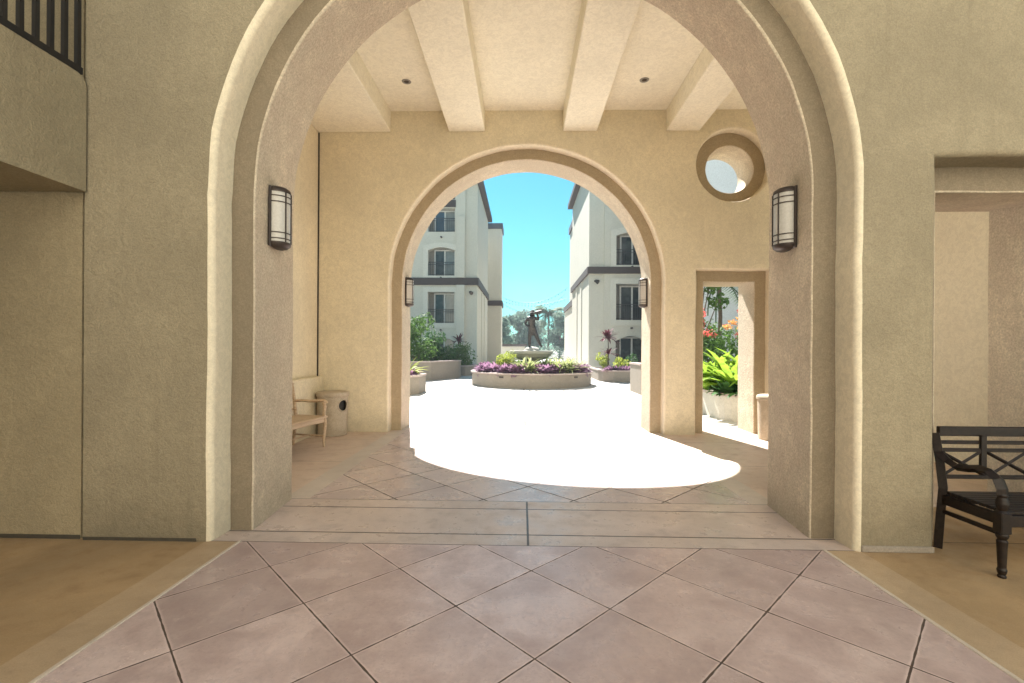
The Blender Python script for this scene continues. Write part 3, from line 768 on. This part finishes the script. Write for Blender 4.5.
def palm(name, label, loc, h, nf, fl, mat='l_palm', group=None, wd=.05):
    r = empty(name, label, 'tree', loc, 0, group)
    b = MB(); b.tube([(0, 0, -.1), (.05, .02, h*.3), (.1, .0, h*.7), (.06, 0, h)], [h*.028, h*.02, h*.017, h*.016], 10); b.build('trunk', 'bark', r)
    b = MB()
    for k in range(nf):
        az = 2*pi*k/nf*2.4+rnd(-.2, .2); el = rnd(-.1, 1.25); ln = fl*rnd(.85, 1.1)
        p = Vector((.06, 0, h)); d = Vector((cos(az), sin(az), 0)); u = Vector((-sin(az), cos(az), 0)); st_ = 16; e = el
        pts = [p]
        for j in range(st_):
            e -= rnd(.07, .12); p = p+(d*cos(e)+Vector((0, 0, sin(e))))*ln/st_; pts.append(p)
            f = sin(pi*min(1, .15+j/st_*.8))
            for sg in (-1, 1):
                q = p+u*sg*fl*.26*f-Vector((0, 0, fl*.10*f))+d*fl*.08
                w = d*wd*fl*.35
                b.quad([p-w, p+w, q])
        b.tube(pts, .012*fl, 4, cap=False)
    b.build('crown', mat, r); return r
palm('palm_tree', 'slender palm standing in the garden beyond the right doorway', (6.3, 15.2, 0), 3.6, 16, 1.7)
palm('palm_tree', 'tall palm right of the fountain statue, far behind between the buildings', (4.1, 75, 0), 7.0, 40, 3.3, wd=.11)
def tree(name, label, loc, h, r, n, sz, mat='l_tree', nclump=22, trunk=.16, group=None, base=.22):
    root = empty(name, label, 'tree', loc, 0, group); cl = []
    for k in range(nclump):
        a = rnd(0, 2*pi); z = rnd(base, .93); q = r*rnd(.1, .85)*sin(pi*min(.95, max(.2, z-.05)))
        cr = r*rnd(.24, .42); cl.append(((q*cos(a), q*sin(a), z*h), (cr, cr, cr*.75)))
    b = MB(); crown(b, cl, n, sz, 0, .35); b.build('crown', mat, root)
    b = MB(); b.tube([(0, 0, -.2), (.05, 0, h*.25), (-.03, .05, h*.5), (0, 0, h*.75)], [trunk, trunk*.75, trunk*.5, trunk*.2], 9)
    for c, rr in cl[:10]: b.tube([(0, 0, h*rnd(.2, .42)), (c[0]*.5, c[1]*.5, c[2]*.72), c], [trunk*.45, trunk*.3, trunk*.08], 6)
    b.build('trunk', 'bark', root); return root
tree('garden_tree', 'leafy tree overhanging the garden beyond the right doorway', (5.35, 14.4, 0), 4.6, 1.25, 3600, .10, 'l_mid', 14, .08)
tree('garden_tree', 'second garden tree by the pale building at the right', (9.4, 18.2, 0), 5.6, 1.8, 3000, .10, 'l_mid', 14, .10)
# far trees between the buildings
tree('broadleaf_tree', 'tall loose tree directly behind the fountain statue', (-.6, 78, 0), 7.8, 3.4, 9000, .24)
tree('broadleaf_tree', 'open crowned tree left of the statue, beside the left block', (-3.6, 70, 0), 6.2, 2.8, 7000, .22)
tree('broadleaf_tree', 'dense tree beside the palm at the right block', (5.6, 70, 0), 7.2, 2.6, 7000, .22)
tree('broadleaf_tree', 'broad tree between the statue and the palm', (2.4, 82, 0), 6.6, 3.2, 8000, .24)
tree('broadleaf_tree', 'far tree at the end of the vista behind the others', (1.0, 98, 0), 9, 5.0, 8000, .3)
b = MB(); crown(b, [((-7+k*1.3, 66+rnd(-.6, .6), .9), (1.0, .7, 1.0)) for k in range(14)], 7000, .12, 0, .5); tag(b.build('hedge', 'l_tree'), 'dark clipped hedge across the end of the courtyard', 'hedge')
b = MB(); crown(b, [((-16+k*2.3+rnd(-.5, .5), 122+rnd(-2, 2), rnd(2.2, 3.6)), (2.4, 1.6, rnd(2.6, 4.2))) for k in range(20)], 16000, .34, 0, .4); tag(b.build('treeline', 'l_tree'), 'far band of trees closing the vista', 'trees', kind='stuff')
pv = empty('garden_pavilion', 'small pale pavilion with dark roof behind the fountain', 'pavilion', (-1.2, 61, 0))
b = MB(); b.box(-1.5, 1.5, 0, 2, -.1, 1.75); b.build('wall', 'apart', pv)
b = MB(); b.box(-1.8, 1.8, -.3, 2.3, 1.75, 2.05); b.build('roof', 'trim', pv)

# ------------------------------------------------------------------ apartment buildings
def railing(b, x0, x1, y, z0, h=1.0, step=.13):
    b.box(x0, x1, y, y+.04, z0+h-.04, z0+h); b.box(x0, x1, y, y+.04, z0+.06, z0+.1); b.box(x0, x1, y+.005, y+.035, z0+h-.2, z0+h-.17)
    n = int((x1-x0)/step)
    for k in range(n+1):
        x = x0+(x1-x0)*k/n; b.box(x-.01, x+.01, y+.01, y+.03, z0, z0+h)
def window(root, Y, x0, x1, z0, z1, kind, ox, oy, glass='glass', depth=.55, low=False):
    """loggia recess behind an opening: lining, sliding door frame, panes, railing"""
    yb = Y+depth
    b = MB(); e = .004
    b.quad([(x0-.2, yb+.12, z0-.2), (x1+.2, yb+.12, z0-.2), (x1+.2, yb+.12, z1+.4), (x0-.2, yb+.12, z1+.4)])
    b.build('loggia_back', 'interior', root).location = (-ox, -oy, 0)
    w = MB(); fx0, fx1, fz1 = x0+.34, x1-.03, z1-.12
    w.box(fx0, fx0+.09, yb-.02, yb+.06, z0, fz1); w.box(fx1-.07, fx1, yb-.02, yb+.06, z0, fz1); w.box(fx0, fx1, yb-.022, yb+.058, fz1, fz1+.09)
    xm = (fx0+fx1)/2; w.box(xm-.05, xm+.05, yb-.03, yb+.05, z0, fz1)
    wo = w.build('window', 'frame', root); wo.location = (-ox, -oy, 0)
    for a, c, cu in ((fx0+.09, xm-.05, False), (xm+.05, fx1-.07, True)):
        p = MB(); p.quad([(a, yb+.03, z0), (c, yb+.03, z0), (c, yb+.03, fz1), (a, yb+.03, fz1)]); p.build('pane', 'glasscurtain' if (cu and (int(z0*7+x0*3) % 3)) else glass, wo)
    r_ = MB(); railing(r_, x0+.02, x1-.02, Y+.1, z0, 1.0); r_.build('railing', 'iron', root).location = (-ox, -oy, 0)
def surround(b, hf, Y, o=.34, d=.07):
    """raised band round an opening"""
    A_, B_ = hf(o), hf(0); n = len(A_)
    b.grid([[(x, Y, z) for x, z in A_], [(x, Y-d, z) for x, z in A_], [(x, Y-d, z) for x, z in B_], [(x, Y+.02, z) for x, z in B_]], 0, False, True, flip=True)
def apartment(label, Y, xc, sgn, xfar, cols, band, roofz, depth, stripw=.85):
    """sgn -1: building left of the axis (corner xc on its right side)"""
    root = empty('apartment_building', label, 'building', (xc, Y, 0)); ox, oy = xc, Y
    xs = xc+sgn*stripw
    fx0, fx1 = (xfar, xs) if sgn < 0 else (xs, xfar)
    holes = []; wins = []; surs = []
    for ci, (a, c) in enumerate(cols):
        lv = [(h_seg(a, c, .12, 1.95, .32), a, c, .12, 2.25, 'glass'), (h_rect(a, c, 3.25, 5.46, 5), a, c, 3.25, 5.46, 'glass'),
              (h_seg(a, c, 6.62, 8.42, .22), a, c, 6.62, 8.6, 'glass'), (h_rect(a, c, 9.75, 11.44, 5), a, c, 9.75, 11.44, 'glassblue'), (h_rect(a, c, 12.05, roofz-.25, 5), a, c, 12.05, roofz-.25, 'glassblue')]
        for i, (hf, x0, x1, z0, z1, g) in enumerate(lv):
            holes.append(hf); wins.append((x0, x1, z0, z1, g))
            if i in (1, 2): sur = MB(); surround(sur, hf, Y); surs.append(sur)
    loc = (-ox, -oy, 0)
    b = MB(); wall(b, (fx0, fx1, -.3, roofz), holes, Y, Y+.5); b.build('wall', 'apart', root).location = loc
    x0, x1 = sorted((xs, xc)); b = MB(); b.box(x0+(.002 if sgn > 0 else 0), x1-(.002 if sgn < 0 else 0), Y+.12, Y+.6, -.3, roofz)
    sx0, sx1 = (xc-.5, xc) if sgn < 0 else (xc, xc+.5)
    b.box(sx0, sx1, Y+.602, Y+depth, -.3, roofz); b.box(min(xfar, xs), max(xfar, xs), Y+1.6, Y+depth, -.3, roofz-.02)
    # shallow pilaster strips on the side wall
    for k, yy in enumerate((.35, .62)):
        b.box(xc-.02 if sgn < 0 else xc-.05, xc+.05 if sgn < 0 else xc+.02, Y+depth*yy, Y+depth*yy+.8, -.2, band[0]-.02)
    b.build('side_wall', 'apart', root).location = loc
    for sur in surs: sur.build('window_surround', 'surround', root).location = loc
    for x0, x1, z0, z1, g in wins: window(root, Y, x0, x1, z0, z1, 0, ox, oy, g)
    b = MB(); b0, b1 = band; e = xc+.13*-sgn
    f0, f1 = sorted((xfar, e)); b.box(f0, f1, Y-.14, Y-.004, b0, b1); s0, s1 = sorted((e, xc+.004*-sgn)); b.box(s0, s1, Y-.002, Y+depth, b0, b1)
    b.build('string_course', 'trim', root).location = loc
    b = MB(); e = xc+.38*-sgn; f0, f1 = sorted((xfar, e)); b.box(f0, f1, Y-.35, Y+depth+.3, roofz+.002, roofz+.36)
    b.build('roof', 'trim', root).location = loc
    for a, c in cols:
        for z in (2.75, 6.05-.0, 9.35):
            if band[0]-.3 < z < band[1]+.2: z = band[1]-.0
            b = MB(); b.tube([((a+c)/2, Y-.24, z), ((a+c)/2, Y+.02, z)], .06, 8); b.build('drain_spout', 'trim', root).location = loc
    return root
la = apartment('tall pale apartment building left of the courtyard with recessed railed windows', 33, -3.26, -1, -16, [(-6.76, -4.86), (-11.0, -9.1)], (5.95, 6.46), 13.2, 10.0)
b = MB(); b.box(-4.72, -4.13, 32.8, 32.996, -.2, 5.94); b.build('pier', 'apart', la).location = (3.26, -33, 0)
b = MB(); b.box(-4.72, -4.13, 32.8, 32.996, 6.47, 10.8); b.build('pier', 'apart', la).location = (3.26, -33, 0)
b = MB(); b.box(-6.9, -4.8, 32.94, 32.994, 11.5, 12.0); b.build('spandrel', 'trim', la).location = (3.26, -33, 0)
ra = apartment('tall pale apartment building right of the courtyard with green glass windows', 28.7, 4.08, 1, 17.5, [(5.72, 7.62), (9.2, 11.1)], (6.1, 6.5), 13.1, 9.9, .92)
def block(label, x0, x1, y0, y1, h, band, over, yu):
    r = empty('apartment_block', label, 'building', ((x0+x1)/2, y0, 0)); loc = (-(x0+x1)/2, -y0, 0)
    b = MB(); b.box(x0, x1, y0, yu, band[1], h); b.build('wall', 'apart', r).location = loc
    b = MB(); b.box(x0, x1, y0, y1, -.3, band[0]); b.build('lower_wall', 'apart_low', r).location = loc
    b = MB(); b.box(x0-.12, x1+.12, y0-.12, y1, band[0]+.002, band[1]-.002); b.build('string_course', 'trim', r).location = loc
    b = MB(); b.box(x0-over, x1+over, y0-over, yu+.1, h+.002, h+.55); b.build('roof', 'roofgrey', r).location = loc
    return r
block('plain pale block behind the left apartment building', -12, -2.14, 46, 49, 13.3, (5.7, 6.2), .12, 48.6)
block('plain pale block behind the right apartment building', 4.32, 14, 39, 48, 12.0, (5.2, 5.7), .12, 43)
def flood(label, loc, rz):
    r = empty('floodlight', label, 'light', loc, rz, 'wall floodlights')
    b = MB(); b.tube([(0, .12, 0), (0, -.12, -.02)], .03, 8); b.box(-.05, .05, .09, .118, -.06, .06); b.build('bracket', 'lampmetal', r)
    b = MB(); b.tube([(.0, -.10, 0), (.14, -.22, -.1)], [.09, .14], 12); b.build('lamp_head', 'lampmetal', r)
flood('small dark floodlight under the string course of the left building', (-3.75, 33.0, 5.45), 0)
flood('small dark floodlight under the string course of the right building', (4.45, 28.7, 5.65), 0)
# festoon lights between the rear blocks
def festoon(label, p0, p1, sag, n):
    r = empty('string_lights', label, 'string lights', p0, 0, 'festoon strings between the rear blocks'); p0 = Vector(p0); p1 = Vector(p1)
    def at(s_): return (p1-p0)*s_-Vector((0, 0, 4*sag*s_*(1-s_)))
    b = MB(); b.tube([at(k/24) for k in range(25)], .012, 5); b.build('cable', 'lampmetal', r)
    b0 = None
    for k in range(1, n):
        p = at(k/n)
        if b0 is None:
            b = MB(); b.lathe([(.001, 0), (.02, -.02), (.025, -.06), (.035, -.09), (.035, -.12), (.02, -.15), (.001, -.16)], n=8); b0 = b.build('bulb', 'lampmetal', r); b0.location = p
        else:
            q = b0.copy(); COL.objects.link(q); q.parent = r; q.location = p
festoon('highest festoon string between the two rear blocks', (-1.98, 46.6, 6.6), (4.4, 44.5, 7.4), 1.0, 20)
festoon('middle festoon string between the two rear blocks', (-1.98, 47.5, 6.3), (4.4, 46, 6.5), .55, 20)
festoon('lowest festoon string between the two rear blocks', (-1.98, 48.5, 6.1), (4.4, 48.5, 7.2), 1.3, 20)

hz = MB(); hz.box(-40, 40, -20, 140, -1.1, 20); hm = bpy.data.materials.new('haze'); hm.use_nodes = True
hn = hm.node_tree; hn.nodes.remove(hn.nodes['Principled BSDF']); pv_ = hn.nodes.new('ShaderNodeVolumePrincipled'); pv_.inputs['Density'].default_value = .0014; pv_.inputs['Color'].default_value = (.85, .93, 1, 1)
hn.links.new(pv_.outputs[0], hn.nodes['Material Output'].inputs['Volume']); M['haze'] = hm
tag(hz.build('haze', 'haze'), kind='stuff')
# ------------------------------------------------------------------ camera, light, world
cam = bpy.data.cameras.new('camera'); co = bpy.data.objects.new('camera', cam); COL.objects.link(co); S.camera = co
cam.sensor_width = 36; cam.sensor_fit = 'HORIZONTAL'; cam.lens = 465/1024*36; cam.clip_start = .05; cam.clip_end = 4000
cam.shift_y = 7.2/1024
from mathutils import Matrix
co.matrix_world = Matrix.Translation((0, 0, 1.45)) @ Matrix.Rotation(.0225, 4, 'Z') @ Matrix.Rotation(pi/2, 4, 'X') @ Matrix.Rotation(.006, 4, 'Z')
sd = Vector((-.243, .97, 1.2)).normalized()
el = math.asin(sd.z); az = math.atan2(sd.x, sd.y)
sl = bpy.data.lights.new('sun', 'SUN'); so = bpy.data.objects.new('sun', sl); COL.objects.link(so)
sl.energy = 5.0; sl.angle = R(.5); sl.color = (1, .965, .915)
so.rotation_euler = (-sd).to_track_quat('-Z', 'Y').to_euler(); so.location = (0, 0, 60)
w = bpy.data.worlds.new('World'); S.world = w; w.use_nodes = True
nt = w.node_tree; sk = nt.nodes.new('ShaderNodeTexSky'); sk.sky_type = 'NISHITA'; sk.sun_disc = False
sk.sun_elevation = el; sk.sun_rotation = az; sk.ozone_density = 2.5; sk.dust_density = .3; sk.air_density = 1.0
tint = nt.nodes.new('ShaderNodeMix'); tint.data_type = 'RGBA'; tint.blend_type = 'MULTIPLY'; tint.inputs[0].default_value = 1
tint.inputs[7].default_value = (.29, .76, .74, 1); nt.links.new(sk.outputs[0], tint.inputs[6])
nt.links.new(tint.outputs[2], nt.nodes['Background'].inputs['Color']); nt.nodes['Background'].inputs['Strength'].default_value = .06
S.view_settings.view_transform = 'Standard'; S.view_settings.look = 'None'; S.view_settings.exposure = 1.95; S.view_settings.gamma = 1
S.render.engine = 'CYCLES'
c = S.cycles; c.max_bounces = 12; c.diffuse_bounces = 8; c.glossy_bounces = 4; c.transmission_bounces = 6; c.caustics_reflective = False; c.caustics_refractive = False
c.use_denoising = True; c.sample_clamp_indirect = 8
try: c.denoiser = 'OPENIMAGEDENOISE'
except Exception: pass
